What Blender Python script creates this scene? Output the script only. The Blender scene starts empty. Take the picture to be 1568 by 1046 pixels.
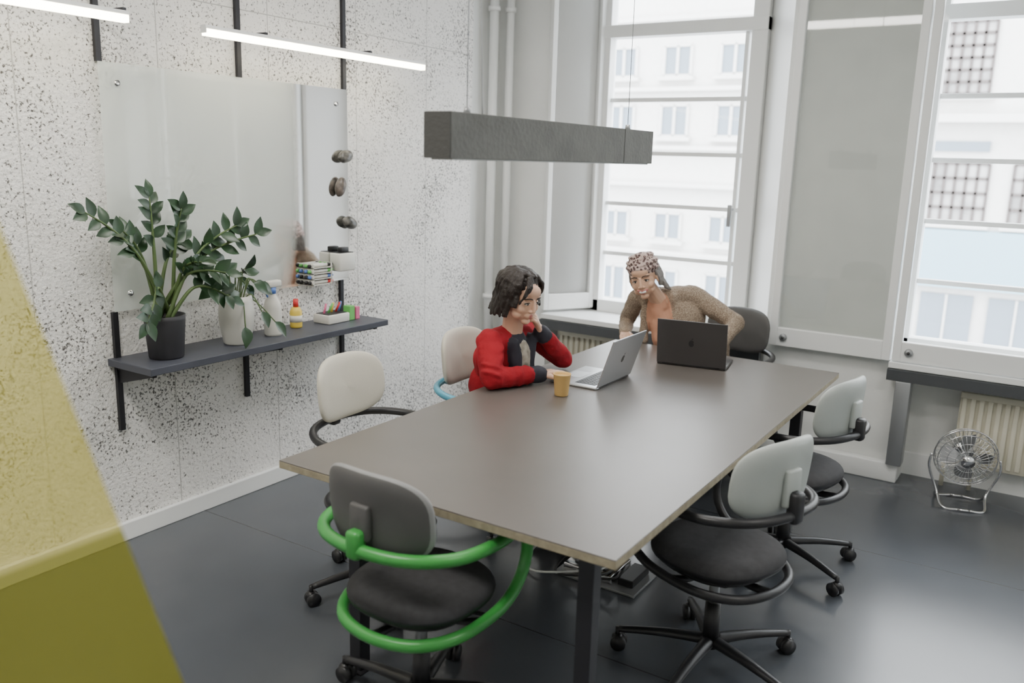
import bpy, bmesh, math, random
import numpy as np
from mathutils import Matrix, Vector, noise
random.seed(7)
COL=bpy.context.scene.collection
V=Vector
# ------------------------------------------------------------------ materials
def mat(name,col,rough=.6,metal=0.,bump=0.,bscale=60.,var=0.,vscale=6.,spec=.5,emit=None,estr=0.,sheen=0.):
    m=bpy.data.materials.new(name);m.use_nodes=True
    nt=m.node_tree;b=nt.nodes['Principled BSDF']
    b.inputs['Base Color'].default_value=(*col,1);b.inputs['Roughness'].default_value=rough
    b.inputs['Metallic'].default_value=metal;b.inputs['Specular IOR Level'].default_value=spec
    if sheen: b.inputs['Sheen Weight'].default_value=sheen
    if emit: b.inputs['Emission Color'].default_value=(*emit,1);b.inputs['Emission Strength'].default_value=estr
    tc=nt.nodes.new('ShaderNodeTexCoord')
    if var:
        n=nt.nodes.new('ShaderNodeTexNoise');n.inputs['Scale'].default_value=vscale;n.inputs['Detail'].default_value=4
        nt.links.new(tc.outputs['Object'],n.inputs['Vector'])
        r=nt.nodes.new('ShaderNodeValToRGB');r.color_ramp.elements[0].position=.3;r.color_ramp.elements[1].position=.7
        r.color_ramp.elements[0].color=(*[c*(1-var) for c in col],1);r.color_ramp.elements[1].color=(*[min(1,c*(1+var)) for c in col],1)
        nt.links.new(n.outputs['Fac'],r.inputs['Fac']);nt.links.new(r.outputs['Color'],b.inputs['Base Color'])
    if bump:
        n=nt.nodes.new('ShaderNodeTexNoise');n.inputs['Scale'].default_value=bscale;n.inputs['Detail'].default_value=3
        nt.links.new(tc.outputs['Object'],n.inputs['Vector'])
        bp=nt.nodes.new('ShaderNodeBump');bp.inputs['Strength'].default_value=bump;bp.inputs['Distance'].default_value=.01
        nt.links.new(n.outputs['Fac'],bp.inputs['Height']);nt.links.new(bp.outputs['Normal'],b.inputs['Normal'])
    return m
def glassmat(name,tint=(1,1,1),ior=1.45,extra=0.0,rough=0.02,haze=0.,hcol=(.8,.85,.82)):
    m=bpy.data.materials.new(name);m.use_nodes=True;nt=m.node_tree;nt.nodes.clear()
    o=nt.nodes.new('ShaderNodeOutputMaterial');mx=nt.nodes.new('ShaderNodeMixShader')
    t=nt.nodes.new('ShaderNodeBsdfTransparent');t.inputs[0].default_value=(*tint,1)
    g=nt.nodes.new('ShaderNodeBsdfGlossy');g.inputs['Roughness'].default_value=rough
    f=nt.nodes.new('ShaderNodeFresnel');f.inputs['IOR'].default_value=ior
    a=nt.nodes.new('ShaderNodeMath');a.operation='ADD';a.use_clamp=True;a.inputs[1].default_value=extra
    nt.links.new(f.outputs[0],a.inputs[0]);nt.links.new(a.outputs[0],mx.inputs[0])
    src=t.outputs[0]
    if haze:
        d=nt.nodes.new('ShaderNodeBsdfDiffuse');d.inputs[0].default_value=(*hcol,1)
        m2=nt.nodes.new('ShaderNodeMixShader');m2.inputs[0].default_value=haze
        nt.links.new(t.outputs[0],m2.inputs[1]);nt.links.new(d.outputs[0],m2.inputs[2]);src=m2.outputs[0]
    nt.links.new(src,mx.inputs[1]);nt.links.new(g.outputs[0],mx.inputs[2]);nt.links.new(mx.outputs[0],o.inputs[0])
    return m
M={}
M['white']=mat('white_paint',(.84,.85,.84),.35,bump=.05,bscale=30)
M['plaster']=mat('plaster',(.78,.79,.77),.8,bump=.15,bscale=40,var=.04,vscale=3)
M['panelgrey']=mat('panel_grey',(.68,.70,.67),.6,bump=.05,var=.05)
M['dark']=mat('dark_metal',(.03,.03,.035),.45,metal=.4)
M['black']=mat('black_plastic',(.016,.016,.018),.4)
M['sillD']=mat('sill_dark',(.06,.065,.07),.5)
M['steel']=mat('steel_grey',(.33,.34,.35),.4,metal=.6)
M['chrome']=mat('chrome',(.75,.75,.77),.15,metal=1.)
M['rad']=mat('radiator_cream',(.72,.69,.57),.45)
M['shelf']=mat('shelf_slate',(.065,.07,.09),.45,var=.12)
M['ply']=mat('plywood_edge',(.30,.26,.18),.6,var=.2,vscale=40)
M['cream']=mat('cream_fabric',(.56,.53,.45),.85,bump=.2,bscale=400)
M['lgrey']=mat('pale_grey_shell',(.40,.43,.41),.4,bump=.05,bscale=200)
M['dgrey']=mat('dark_grey_fabric',(.055,.055,.058),.95,bump=.3,bscale=500,var=.1,vscale=40,spec=.3)
M['mgrey']=mat('mid_grey_shell',(.085,.083,.082),.6)
M['rim']=mat('rim_grey',(.24,.24,.24),.5)
M['green']=mat('green_plastic',(.045,.29,.055),.35)
M['blue']=mat('blue_plastic',(.10,.36,.50),.35)
M['paper']=mat('kraft_cup',(.66,.43,.16),.6)
M['skin1']=mat('skin_warm',(.64,.39,.27),.5,bump=.03,bscale=200,var=.05)
M['skin2']=mat('skin_tan',(.60,.37,.25),.5,bump=.03,bscale=200,var=.05)
M['lip']=mat('lips',(.45,.15,.13),.4)
M['teeth']=mat('teeth',(.88,.86,.82),.3)
M['eyew']=mat('eye_white',(.6,.58,.55),.25)
M['eyed']=mat('eye_dark',(.02,.012,.01),.15)
M['hair']=mat('dark_brown_hair',(.022,.016,.014),.5,bump=.4,bscale=120,spec=.35)
M['hairg']=mat('ash_hair',(.17,.15,.135),.6,bump=.5,bscale=90)
M['red']=mat('red_cardigan',(.30,.008,.016),.85,bump=.5,bscale=28,var=.12,vscale=14,spec=.3)
M['navy']=mat('black_collar',(.02,.02,.03),.8)
M['tee']=mat('print_tee',(.30,.27,.22),.8,var=.6,vscale=22)
M['jeans']=mat('dark_trousers',(.03,.035,.05),.85,bump=.3,bscale=40)
M['rust']=mat('rust_top',(.48,.24,.15),.8,bump=.3,bscale=30)
M['shoe']=mat('shoe',(.03,.03,.03),.5)
M['alu']=mat('laptop_silver',(.55,.56,.58),.32,metal=.7)
M['aluD']=mat('laptop_grey',(.085,.080,.08),.35,metal=.6)
M['screen']=mat('laptop_screen',(.02,.02,.025),.15,emit=(.6,.7,.9),estr=.4)
M['leaf']=mat('leaf_green',(.018,.050,.018),.32,var=.35,vscale=18)
M['stem']=mat('stem_green',(.08,.13,.04),.5)
M['pot']=mat('charcoal_pot',(.03,.03,.035),.55)
M['vase']=mat('white_ceramic',(.68,.67,.62),.3)
M['soil']=mat('soil',(.03,.02,.012),.95,bump=1,bscale=120)
M['yel']=mat('yellow_plastic',(.75,.55,.08),.4)
M['redp']=mat('red_cap',(.6,.03,.03),.4)
M['bluep']=mat('blue_cap',(.1,.2,.55),.4)
M['grn']=mat('green_note',(.15,.5,.12),.5)
M['pink']=mat('pink_note',(.7,.15,.3),.5)
M['stone']=mat('pebble',(.11,.105,.095),.3,var=.8,vscale=35)
M['stoneb']=mat('pebble_brown',(.11,.09,.078),.3,var=.8,vscale=35)
M['felt']=mat('lamp_grey',(.125,.125,.115),.75,bump=.3,bscale=60,var=.12,vscale=10)
M['feltd']=mat('lamp_end',(.05,.05,.047),.8,bump=.3,bscale=60)
M['diff']=mat('lamp_diffuser',(.5,.5,.48),.5)
M['led']=mat('led',(1,1,1),.5,emit=(1,.90,.66),estr=20.)
M['fac']=mat('facade_render',(.54,.525,.50),.9,var=.04)
M['facg']=mat('facade_pane',(.13,.16,.19),.3)
M['facd']=mat('facade_grid_dark',(.07,.055,.05),.6)
M['facw']=mat('facade_grid_pane',(.30,.29,.28),.3,var=.5,vscale=1.2)
M['facb']=mat('facade_blue',(.20,.32,.38),.6)
M['street']=mat('asphalt',(.25,.25,.25),.9)
M['glass']=glassmat('window_glass',(.98,.98,.98),1.3)
M['glassg']=glassmat('casement_glass',(.96,.97,.96),1.45,.05,.02,.32,(.66,.69,.66))
M['board']=glassmat('glass_board',(.99,1,.99),1.45,.02,.03,.58,(.84,.90,.86))
M['yscr']=glassmat('yellow_reflection',(1,.93,.50),1.2,.0,.3,.58,(.92,.80,.20))  # reflection of yellow furniture, imitated as a translucent sheet colour
M['yrefld']=glassmat('olive_reflection',(.66,.62,.22),1.2,.0,.3,.58,(.42,.40,.07))  # darker lower part of the same imitated reflection
M['ceil']=mat('ceiling_paint',(.80,.80,.78),.9)
M['table']=mat('table_linoleum',(.120,.106,.096),.34,bump=.02,bscale=200,var=.05,vscale=4,spec=.6)
def special_mats():
    m=bpy.data.materials.new('woodwool_wall');m.use_nodes=True;nt=m.node_tree;b=nt.nodes['Principled BSDF'];L=nt.links.new
    tc=nt.nodes.new('ShaderNodeTexCoord')
    n1=nt.nodes.new('ShaderNodeTexNoise');n1.inputs['Scale'].default_value=85;n1.inputs['Detail'].default_value=5;n1.inputs['Roughness'].default_value=.7
    n2=nt.nodes.new('ShaderNodeTexNoise');n2.inputs['Scale'].default_value=2.6;n2.inputs['Detail'].default_value=4
    n3=nt.nodes.new('ShaderNodeTexNoise');n3.inputs['Scale'].default_value=70;n3.inputs['Detail'].default_value=3
    for n in(n1,n2,n3):L(tc.outputs['Object'],n.inputs['Vector'])
    r=nt.nodes.new('ShaderNodeValToRGB');e=r.color_ramp.elements;e[0].position=.38;e[0].color=(.10,.095,.09,1);e[1].position=.465;e[1].color=(.86,.845,.82,1)
    s=nt.nodes.new('ShaderNodeMath');s.operation='MULTIPLY_ADD';s.inputs[1].default_value=.25;L(n2.outputs['Fac'],s.inputs[0]);
    s2=nt.nodes.new('ShaderNodeMath');s2.operation='SUBTRACT';s2.inputs[1].default_value=.116
    L(n1.outputs['Fac'],s.inputs[2]);L(s.outputs[0],s2.inputs[0]);L(s2.outputs[0],r.inputs['Fac'])
    sx=nt.nodes.new('ShaderNodeSeparateXYZ');L(tc.outputs['Object'],sx.inputs[0])
    def seam(out,period,off,w):
        a=nt.nodes.new('ShaderNodeMath');a.operation='MULTIPLY_ADD';a.inputs[1].default_value=1/period;a.inputs[2].default_value=off;L(out,a.inputs[0])
        f=nt.nodes.new('ShaderNodeMath');f.operation='FRACT';L(a.outputs[0],f.inputs[0])
        c=nt.nodes.new('ShaderNodeMath');c.operation='LESS_THAN';c.inputs[1].default_value=w/period;L(f.outputs[0],c.inputs[0]);return c.outputs[0]
    a=seam(sx.outputs['Y'],.625,.1,.005);bb=seam(sx.outputs['Z'],2.4,0,.005)
    mxm=nt.nodes.new('ShaderNodeMath');mxm.operation='MAXIMUM';L(a,mxm.inputs[0]);L(bb,mxm.inputs[1])
    mx=nt.nodes.new('ShaderNodeMixRGB');mx.inputs[2].default_value=(.48,.47,.45,1);L(mxm.outputs[0],mx.inputs[0]);L(r.outputs[0],mx.inputs[1]);L(mx.outputs[0],b.inputs['Base Color'])
    bp=nt.nodes.new('ShaderNodeBump');bp.inputs['Strength'].default_value=.9;bp.inputs['Distance'].default_value=.008
    L(n3.outputs['Fac'],bp.inputs['Height']);L(bp.outputs['Normal'],b.inputs['Normal']);b.inputs['Roughness'].default_value=.9
    M['wool']=m
    m=bpy.data.materials.new('resin_floor');m.use_nodes=True;nt=m.node_tree;b=nt.nodes['Principled BSDF'];L=nt.links.new
    tc=nt.nodes.new('ShaderNodeTexCoord')
    n1=nt.nodes.new('ShaderNodeTexNoise');n1.inputs['Scale'].default_value=1.3;n1.inputs['Detail'].default_value=3;n1.inputs['Roughness'].default_value=.5
    L(tc.outputs['Object'],n1.inputs['Vector'])
    r=nt.nodes.new('ShaderNodeValToRGB');e=r.color_ramp.elements;e[0].position=.3;e[0].color=(.066,.074,.086,1);e[1].position=.72;e[1].color=(.084,.092,.104,1)
    L(n1.outputs['Fac'],r.inputs['Fac'])
    sx=nt.nodes.new('ShaderNodeSeparateXYZ');L(tc.outputs['Object'],sx.inputs[0])
    a=nt.nodes.new('ShaderNodeMath');a.operation='MULTIPLY_ADD';a.inputs[1].default_value=1/1.5;a.inputs[2].default_value=.3;L(sx.outputs['Y'],a.inputs[0])
    f=nt.nodes.new('ShaderNodeMath');f.operation='FRACT';L(a.outputs[0],f.inputs[0])
    c=nt.nodes.new('ShaderNodeMath');c.operation='LESS_THAN';c.inputs[1].default_value=.004;L(f.outputs[0],c.inputs[0])
    mx=nt.nodes.new('ShaderNodeMixRGB');mx.inputs[2].default_value=(.04,.044,.05,1);L(c.outputs[0],mx.inputs[0]);L(r.outputs[0],mx.inputs[1]);L(mx.outputs[0],b.inputs['Base Color'])
    b.inputs['Roughness'].default_value=.24
    b.inputs['Specular IOR Level'].default_value=.9
    M['floor']=m
    for nm,c1,c2,c3,sc in(('leopard',(.07,.04,.04),(.42,.29,.26),(.52,.40,.36),55),('knit',(.22,.165,.12),(.44,.36,.27),(.30,.22,.15),150)):
        m=bpy.data.materials.new(nm);m.use_nodes=True;nt=m.node_tree;b=nt.nodes['Principled BSDF'];L=nt.links.new
        tc=nt.nodes.new('ShaderNodeTexCoord');vo=nt.nodes.new('ShaderNodeTexVoronoi');vo.inputs['Scale'].default_value=sc;L(tc.outputs['Object'],vo.inputs['Vector'])
        r=nt.nodes.new('ShaderNodeValToRGB');e=r.color_ramp.elements
        if nm=='leopard':
            e[0].position=.0;e[0].color=(*c2,1);e[1].position=.28;e[1].color=(*c1,1)
            x=e.new(.42);x.color=(*c1,1);x=e.new(.48);x.color=(*c3,1)
        else:
            e[0].position=.1;e[0].color=(*c2,1);e[1].position=.6;e[1].color=(*c1,1)
        L(vo.outputs['Distance'],r.inputs['Fac']);L(r.outputs[0],b.inputs['Base Color']);b.inputs['Roughness'].default_value=.9
        bp=nt.nodes.new('ShaderNodeBump');bp.inputs['Strength'].default_value=.4;bp.inputs['Distance'].default_value=.004;L(vo.outputs['Distance'],bp.inputs['Height']);L(bp.outputs['Normal'],b.inputs['Normal'])
        M[nm]=m
special_mats()
# ------------------------------------------------------------------ mesh builder
class MB:
    def __init__(s):
        s.v=[];s.f=[];s.m=[];s.sm=[];s.mats=[];s.T=Matrix.Identity(4)
    def mi(s,k):
        if k not in s.mats:s.mats.append(k)
        return s.mats.index(k)
    def add(s,vs,fs,k,smooth=True):
        o=len(s.v);T=s.T
        s.v+=[tuple(T@V(p)) for p in vs]
        i=s.mi(k) if isinstance(k,str) else None
        for j,f in enumerate(fs):
            s.f.append([o+a for a in f]);s.m.append(i if i is not None else s.mi(k[j]));s.sm.append(smooth)
    def box(s,lo,hi,k,bev=0.,seg=2):
        if bev<=0:
            x0,y0,z0=lo;x1,y1,z1=hi
            vs=[(x0,y0,z0),(x1,y0,z0),(x1,y1,z0),(x0,y1,z0),(x0,y0,z1),(x1,y0,z1),(x1,y1,z1),(x0,y1,z1)]
            s.add(vs,[(0,3,2,1),(4,5,6,7),(0,1,5,4),(1,2,6,5),(2,3,7,6),(3,0,4,7)],k,False);return
        bm=bmesh.new();bmesh.ops.create_cube(bm,size=1)
        for v in bm.verts:v.co=V([(lo[i]+hi[i])/2+v.co[i]*(hi[i]-lo[i]) for i in range(3)])
        bmesh.ops.bevel(bm,geom=bm.edges[:],offset=bev,segments=seg,profile=.5,affect='EDGES')
        bm.verts.index_update()
        s.add([v.co[:] for v in bm.verts],[[v.index for v in f.verts] for f in bm.faces],k,bev>.004);bm.free()
    def sheet(s,pts,k):
        s.add(pts,[list(range(len(pts)))],k,False)
    def prism(s,pts,a0,a1,axis,k):
        def mk(p,a):
            if axis==0:return(a,p[0],p[1])
            if axis==1:return(p[0],a,p[1])
            return(p[0],p[1],a)
        n=len(pts);vs=[mk(p,a0) for p in pts]+[mk(p,a1) for p in pts]
        s.add(vs,[list(range(n))[::-1],list(range(n,2*n))]+[(i,(i+1)%n,n+(i+1)%n,n+i) for i in range(n)],k,False)
    def lathe(s,prof,k,c=(0,0,0),n=28,smooth=True):
        vs=[];fs=[]
        for r,z in prof:
            for i in range(n):
                a=2*math.pi*i/n;vs.append((c[0]+r*math.cos(a),c[1]+r*math.sin(a),c[2]+z))
        for j in range(len(prof)-1):
            for i in range(n):
                fs.append((j*n+i,j*n+(i+1)%n,(j+1)*n+(i+1)%n,(j+1)*n+i))
        fs.append(list(range(n))[::-1]);fs.append([(len(prof)-1)*n+i for i in range(n)])
        s.add(vs,fs,k,smooth)
    def cyl(s,a,b,r,k,r2=None,n=16):
        s.tube([a,b],r,k,n=n,radii=[r,r if r2 is None else r2],cr=False)
    def tube(s,pts,r,k,n=10,radii=None,closed=False,cr=True,sub=6,flat=1.):
        P=[V(p) for p in pts];R=radii or [r]*len(P)
        if cr:
            Q=[];RR=[];m=len(P);rng=m if closed else m-1
            for i in range(rng):
                g=(lambda j:P[j%m]) if closed else (lambda j:P[max(0,min(m-1,j))])
                p0,p1,p2,p3=g(i-1),g(i),g(i+1),g(i+2)
                for t in range(sub):
                    u=t/sub
                    Q.append(.5*((2*p1)+(-p0+p2)*u+(2*p0-5*p1+4*p2-p3)*u*u+(-p0+3*p1-3*p2+p3)*u**3))
                    RR.append(R[i]*(1-u)+R[(i+1)%m]*u)
            if not closed:Q.append(P[-1]);RR.append(R[-1])
            P,R=Q,RR
        m=len(P);vs=[];fs=[];N=None
        for i in range(m):
            if closed:t=(P[(i+1)%m]-P[i-1]).normalized()
            else:t=(P[min(i+1,m-1)]-P[max(i-1,0)]).normalized()
            if N is None:
                N=t.orthogonal().normalized() if abs(t.z)>.99 else V((0,0,1)).cross(t).normalized()
            N=(N-t*N.dot(t)).normalized();B=t.cross(N)
            for j in range(n):
                a=2*math.pi*j/n;vs.append(P[i]+N*math.cos(a)*R[i]+B*math.sin(a)*R[i]*flat)
        for i in range(m if closed else m-1):
            for j in range(n):
                a=i*n;b=((i+1)%m)*n;fs.append((a+j,a+(j+1)%n,b+(j+1)%n,b+j))
        if not closed:fs+= [list(range(n))[::-1],[(m-1)*n+j for j in range(n)]]
        s.add(vs,fs,k)
    def ell(s,c,r,k,rot=None,n=16,mm=10,fn=None):
        vs=[];fs=[];rot=rot or Matrix.Identity(3)
        for j in range(mm+1):
            th=math.pi*j/mm
            for i in range(n):
                a=2*math.pi*i/n
                p=V((r[0]*math.sin(th)*math.cos(a),r[1]*math.sin(th)*math.sin(a),r[2]*math.cos(th)))
                if fn:p=fn(p)
                vs.append(V(c)+rot@p)
        for j in range(mm):
            for i in range(n):
                fs.append((j*n+i,(j+1)*n+i,(j+1)*n+(i+1)%n,j*n+(i+1)%n))
        s.add(vs,fs,k)
    def slab(s,c,hw,hh,th,kf,kb,axis='x',ex=3.5,bend=0.,tilt=0.,rings=7,n=40,puff=.35,krim=None):
        vs=[];fs=[];ks=[]
        def outl(a,q):
            ca,sa=math.cos(a),math.sin(a)
            return q*hw*math.copysign(abs(ca)**(2/ex),ca),q*hh*math.copysign(abs(sa)**(2/ex),sa)
        prof=[]
        for j in range(rings+1):
            ph=math.pi/2*j/rings
            prof.append((math.sin(ph)**puff if ph>0 else 0.001,math.cos(ph)))
        prof2=prof+[(q,-h) for q,h in prof[-2::-1]]
        for q,h in prof2:
            for i in range(n):
                y,z=outl(2*math.pi*i/n,q);x=h*th+bend*y*y
                if axis=='x':
                    xx=x-tilt*z;p=(c[0]+xx,c[1]+y,c[2]+z)
                else:p=(c[0]+z,c[1]+y,c[2]+x)
                vs.append(p)
        m=len(prof2)
        for j in range(m-1):
            for i in range(n):
                fs.append((j*n+i,j*n+(i+1)%n,(j+1)*n+(i+1)%n,(j+1)*n+i))
                ks.append(krim if krim and abs(j-(m//2)+.5)<1.6 else(kf if j<m//2 else kb))
        s.add(vs,fs,ks)
    def leaf(s,p,d,up,L,W,k,curl=.2):
        d=V(d).normalized();sd=d.cross(V(up));sd=sd.normalized() if sd.length>1e-4 else d.orthogonal().normalized();u=sd.cross(d).normalized()
        vs=[];fs=[];n=7
        for i in range(n):
            t=i/(n-1);w=W*math.sin(math.pi*min(1,t**.85*.97+.03))*.5+.0006
            q=V(p)+d*L*t-u*curl*L*t*t
            vs+=[q-sd*w+u*w*.25,q,q+sd*w+u*w*.25]
        for i in range(n-1):
            a=i*3;fs+=[(a,a+1,a+4,a+3),(a+1,a+2,a+5,a+4)]
        s.add(vs,fs,k)
    def obj(s,name,parent=None,recalc=True):
        me=bpy.data.meshes.new(name);me.from_pydata([tuple(v) for v in s.v],[],s.f)
        for k in s.mats:me.materials.append(M[k])
        me.polygons.foreach_set('material_index',s.m);me.polygons.foreach_set('use_smooth',s.sm)
        if recalc:
            bm=bmesh.new();bm.from_mesh(me);bmesh.ops.recalc_face_normals(bm,faces=bm.faces);bm.to_mesh(me);bm.free()
        me.update();ob=bpy.data.objects.new(name,me);COL.objects.link(ob)
        if parent:ob.parent=parent
        return ob
# ------------------------------------------------------------------ room
YW=5.16
def simple(name,boxes,parent=None):
    mb=MB()
    for b in boxes:mb.box(*b)
    return mb.obj(name,parent)
simple('floor',[((-3.6,-1.4,-.1),(2.6,5.7,0),'floor')])
simple('ceiling',[((-3.6,-1.4,3.2),(2.6,5.7,3.3),'ceil')])
simple('wall_left',[((-3.6,-1.4,0),(-3.42,4.80,3.2),'wool'),((-3.6,4.80,0),(-3.45,5.2,3.2),'plaster')])
simple('wall_right',[((2.5,-1.4,0),(2.6,5.6,3.2),'plaster')])
simple('wall_front',[((-3.6,-1.5,0),(2.6,-1.4,3.2),'plaster')])
OP=((-3.0,-1.45),(-.73,1.0),(1.5,2.4))
mb=MB()
for a,b in((-3.6,-3.0),(-1.45,-.73),(1.0,1.5),(2.4,2.6)):mb.box((a,YW,0),(b,5.62,3.2),'plaster')
for a,b in OP:
    mb.box((a,5.33,0),(b,5.62,.66),'plaster');mb.box((a,YW,3.0),(b,5.62,3.2),'plaster')
mb.box((-.73,YW,0),(-.62,5.33,.60),'plaster')
mb.prism([(-3.0,YW),(-2.80,5.5),(-2.80,5.62),(-3.0,5.62)],.66,3.0,2,'white')
mb.prism([(-1.45,YW),(-1.45,5.62),(-1.68,5.62),(-1.68,5.5)],.66,3.0,2,'white')
mb.obj('wall_back')
simple('baseboard_left',[((-3.42,-1.4,0),(-3.395,4.8,.085),'white',.004)])
simple('baseboard_back',[((-1.42,5.09,0),(-.62,YW,.11),'white',.006),((-.62,5.30,0),(1.0,5.33,.13),'white'),((-3.0,5.30,0),(-1.45,5.33,.13),'white')])
for i,(a,b) in enumerate(OP):
    simple('trim_%d'%(i+1),[((a,5.08,.665),(b,5.56,.70),'white',.004),((a+.0,5.06,.60),(b,5.10,.662),'sillD')])
simple('trim_4',[((-.68,5.06,.11),(-.60,YW-.001,.60),'steel',.005)])
def window(name,x0,x1,zs,split=None,fw=.06):
    mb=MB();y0,y1=5.47,5.54
    zb,zt=.70,3.0
    mb.box((x0,y0-.03,zb),(x0+fw,y1,zt),'white',.004);mb.box((x1-.10,y0-.03,zb),(x1,y1,zt),'white',.004)
    mb.box((x0,y0-.03,zb),(x1,y1,zb+.085),'white',.004);mb.box((x0,y0-.03,zt-.06),(x1,y1,zt),'white',.004)
    mb.box((x0,y0-.04,2.56),(x1,y1,2.64),'white',.004)
    for z in zs:mb.box((x0+fw-.01,y0+.015,z-.014),(x1-.09,y1-.01,z+.014),'white',.003)
    mb.box((x1-.15,y0+.005,zb+.08),(x1-.125,y1-.01,2.56),'white',.003)
    if split:
        for sp in split: mb.box((sp-.04,y0-.03,zb),(sp+.04,y1,zt),'white',.004)
    mb.sheet([(x0+.03,y1-.023,zb+.05),(x1-.03,y1-.023,zb+.05),(x1-.03,y1-.023,zt-.03),(x0+.03,y1-.023,zt-.03)],'glass')
    mb.box((x1-.155,y0-.07,1.36),(x1-.13,y0-.045,1.50),'steel',.006);mb.cyl((x1-.142,y0-.06,1.47),(x1-.142,y0,1.47),.008,'steel')
    mb.box((x0+.30,y0-.12,.70),(x0+.38,y0-.04,.725),'black',.005)
    return mb.obj(name)
ZS=[1.117,1.465,1.81,2.16]
window('window_1',-2.80,-1.68,ZS)
window('window_2',-.73,1.0,ZS,[.25],.04)
window('window_3',1.5,2.4,ZS)
def casement(name,T,w,zb,zt,glass='glassg',latch=True,st=.055):
    mb=MB();mb.T=T
    mb.box((0,0,zb),(st,.045,zt),'white',.004);mb.box((w-st,0,zb),(w,.045,zt),'white',.004)
    mb.box((st,0,zb),(w-st,.045,zb+.11),'white',.004);mb.box((st,0,zt-.06),(w-st,.045,zt),'white',.004)
    mb.sheet([(st-.005,.022,zb+.10),(w-st+.005,.022,zb+.10),(w-st+.005,.022,zt-.05),(st-.005,.022,zt-.05)],glass)
    if latch:
        mb.T=T@Matrix.Translation((.085,0,zb+.055))@Matrix.Rotation(math.pi/2,4,'X')
        mb.lathe([(.0,0),(.022,0),(.022,.012),(.014,.016),(.0,.016)],'steel');mb.lathe([(.0,.016),(.008,.016),(.008,.024),(0,.024)],'black')
    return mb.obj(name)
casement('window_4',Matrix.Translation((-1.41,5.095,0)),.68,.70,3.05,st=.045)
casement('window_5',Matrix.Translation((-.72,5.095,0)),1.0,.705,3.05,'glass',st=.045)
casement('window_6',Matrix.Translation((-2.99,5.10,0))@Matrix.Rotation(math.radians(58),4,'Z'),.40,.72,3.0,'glass',False,.035)
simple('trim_5',[((-1.36,5.155,.72),(-.76,5.159,3.1),'panelgrey')])
mb=MB()
for x,y,r in((-3.37,4.97,.030),(-3.30,5.06,.026)):
    mb.cyl((x,y,0),(x,y,3.2),r,'white',n=20)
    for z in(.78,1.9,2.7):mb.lathe([(r,0),(r+.01,0),(r+.01,.03),(r,.03)],'white',(x,y,z),20)
mb.cyl((-3.37,4.97,.76),(-3.20,4.98,.76),.014,'white');mb.lathe([(0,0),(.03,0),(.03,.05),(.02,.07),(0,.07)],'white',(-3.22,4.98,.72))
mb.obj('heating_pipe')
def radiator(name,x0,x1,y,z0,z1):
    mb=MB();n=int((x1-x0)/.042)
    mb.box((x0,y+.018,z0),(x1,y+.06,z1),'rad',.005)
    for i in range(n):
        x=x0+.01+i*(x1-x0-.02)/n;mb.box((x,y,z0+.02),(x+.026,y+.03,z1-.02),'rad',.006)
    mb.box((x0,y-.004,z1-.03),(x1,y+.064,z1+.004),'rad',.005)
    for x in(x0+.1,x1-.1):mb.cyl((x,y+.04,0),(x,y+.04,z0+.02),.012,'rad')
    mb.cyl((x0+.04,y+.03,z0+.03),(x0-.04,y+.03,z0+.03),.014,'chrome');mb.cyl((x0-.04,y+.03,z0+.06),(x0-.04,y+.03,0),.012,'rad')
    return mb.obj(name)
radiator('radiator',-2.92,-1.75,5.20,.14,.57)
radiator('radiator',-.36,.75,5.20,.14,.56)
# ------------------------------------------------------------------ exterior
mb=MB();FY=25
mb.box((-40,FY,-8),(30,FY+6,16),'fac')
def fwin(x0,x1,z0,z1,nx,nz,dark=True):
    mb.box((x0,FY-.02,z0),(x1,FY+.02,z1),'facw' if dark else 'facg')
    k='facd' if dark else 'fac';w=.036
    for i in range(nx+1):
        x=x0+(x1-x0)*i/nx;mb.box((x-w,FY-.08,z0),(x+w,FY-.02,z1),k)
    for i in range(nz+1):
        z=z0+(z1-z0)*i/nz;mb.box((x0,FY-.08,z-w),(x1,FY-.02,z+w),k)
    mb.box((x0-.15,FY-.25,z0-.15),(x1+.15,FY,z0-.03),'fac')
for i in range(6):
    xo=-3.55+i*2.3
    fwin(xo,xo+1.75,.47,1.95,7,4);fwin(xo+.30,xo+1.5,3.66,5.4,5,6)
    mb.box((xo+.2,FY-.1,2.25),(xo+1.7,FY,2.5),'facg')
for i in range(14):
    xo=-30+i*1.75
    if xo>-5:break
    for z0,z1 in((-.55,.25),(2.55,3.45),(4.3,5.15),(-2.6,-1.5)):
        fwin(xo,xo+.85,z0,z1,2,1,False)
for z in(-.95,1.1,2.2,3.9,5.9):mb.box((-40,FY-.3,z-.06),(-5,FY,z+.06),'fac')
mb.box((-5,FY-.35,-1.2),(20,FY,.28),'facb')
for i in range(12):
    xo=-4.6+i*1.6;mb.box((xo,FY-.1,-2.9),(xo+1.25,FY,-1.4),'facg');mb.box((xo+.6,FY-.14,-2.9),(xo+.65,FY-.1,-1.4),'fac')
mb.box((-5,FY-.5,2.95),(20,FY,3.15),'fac')
mb.obj('exterior_building')
simple('street_ground',[((-40,6.2,-8.2),(30,40,-8),'street')])
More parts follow.
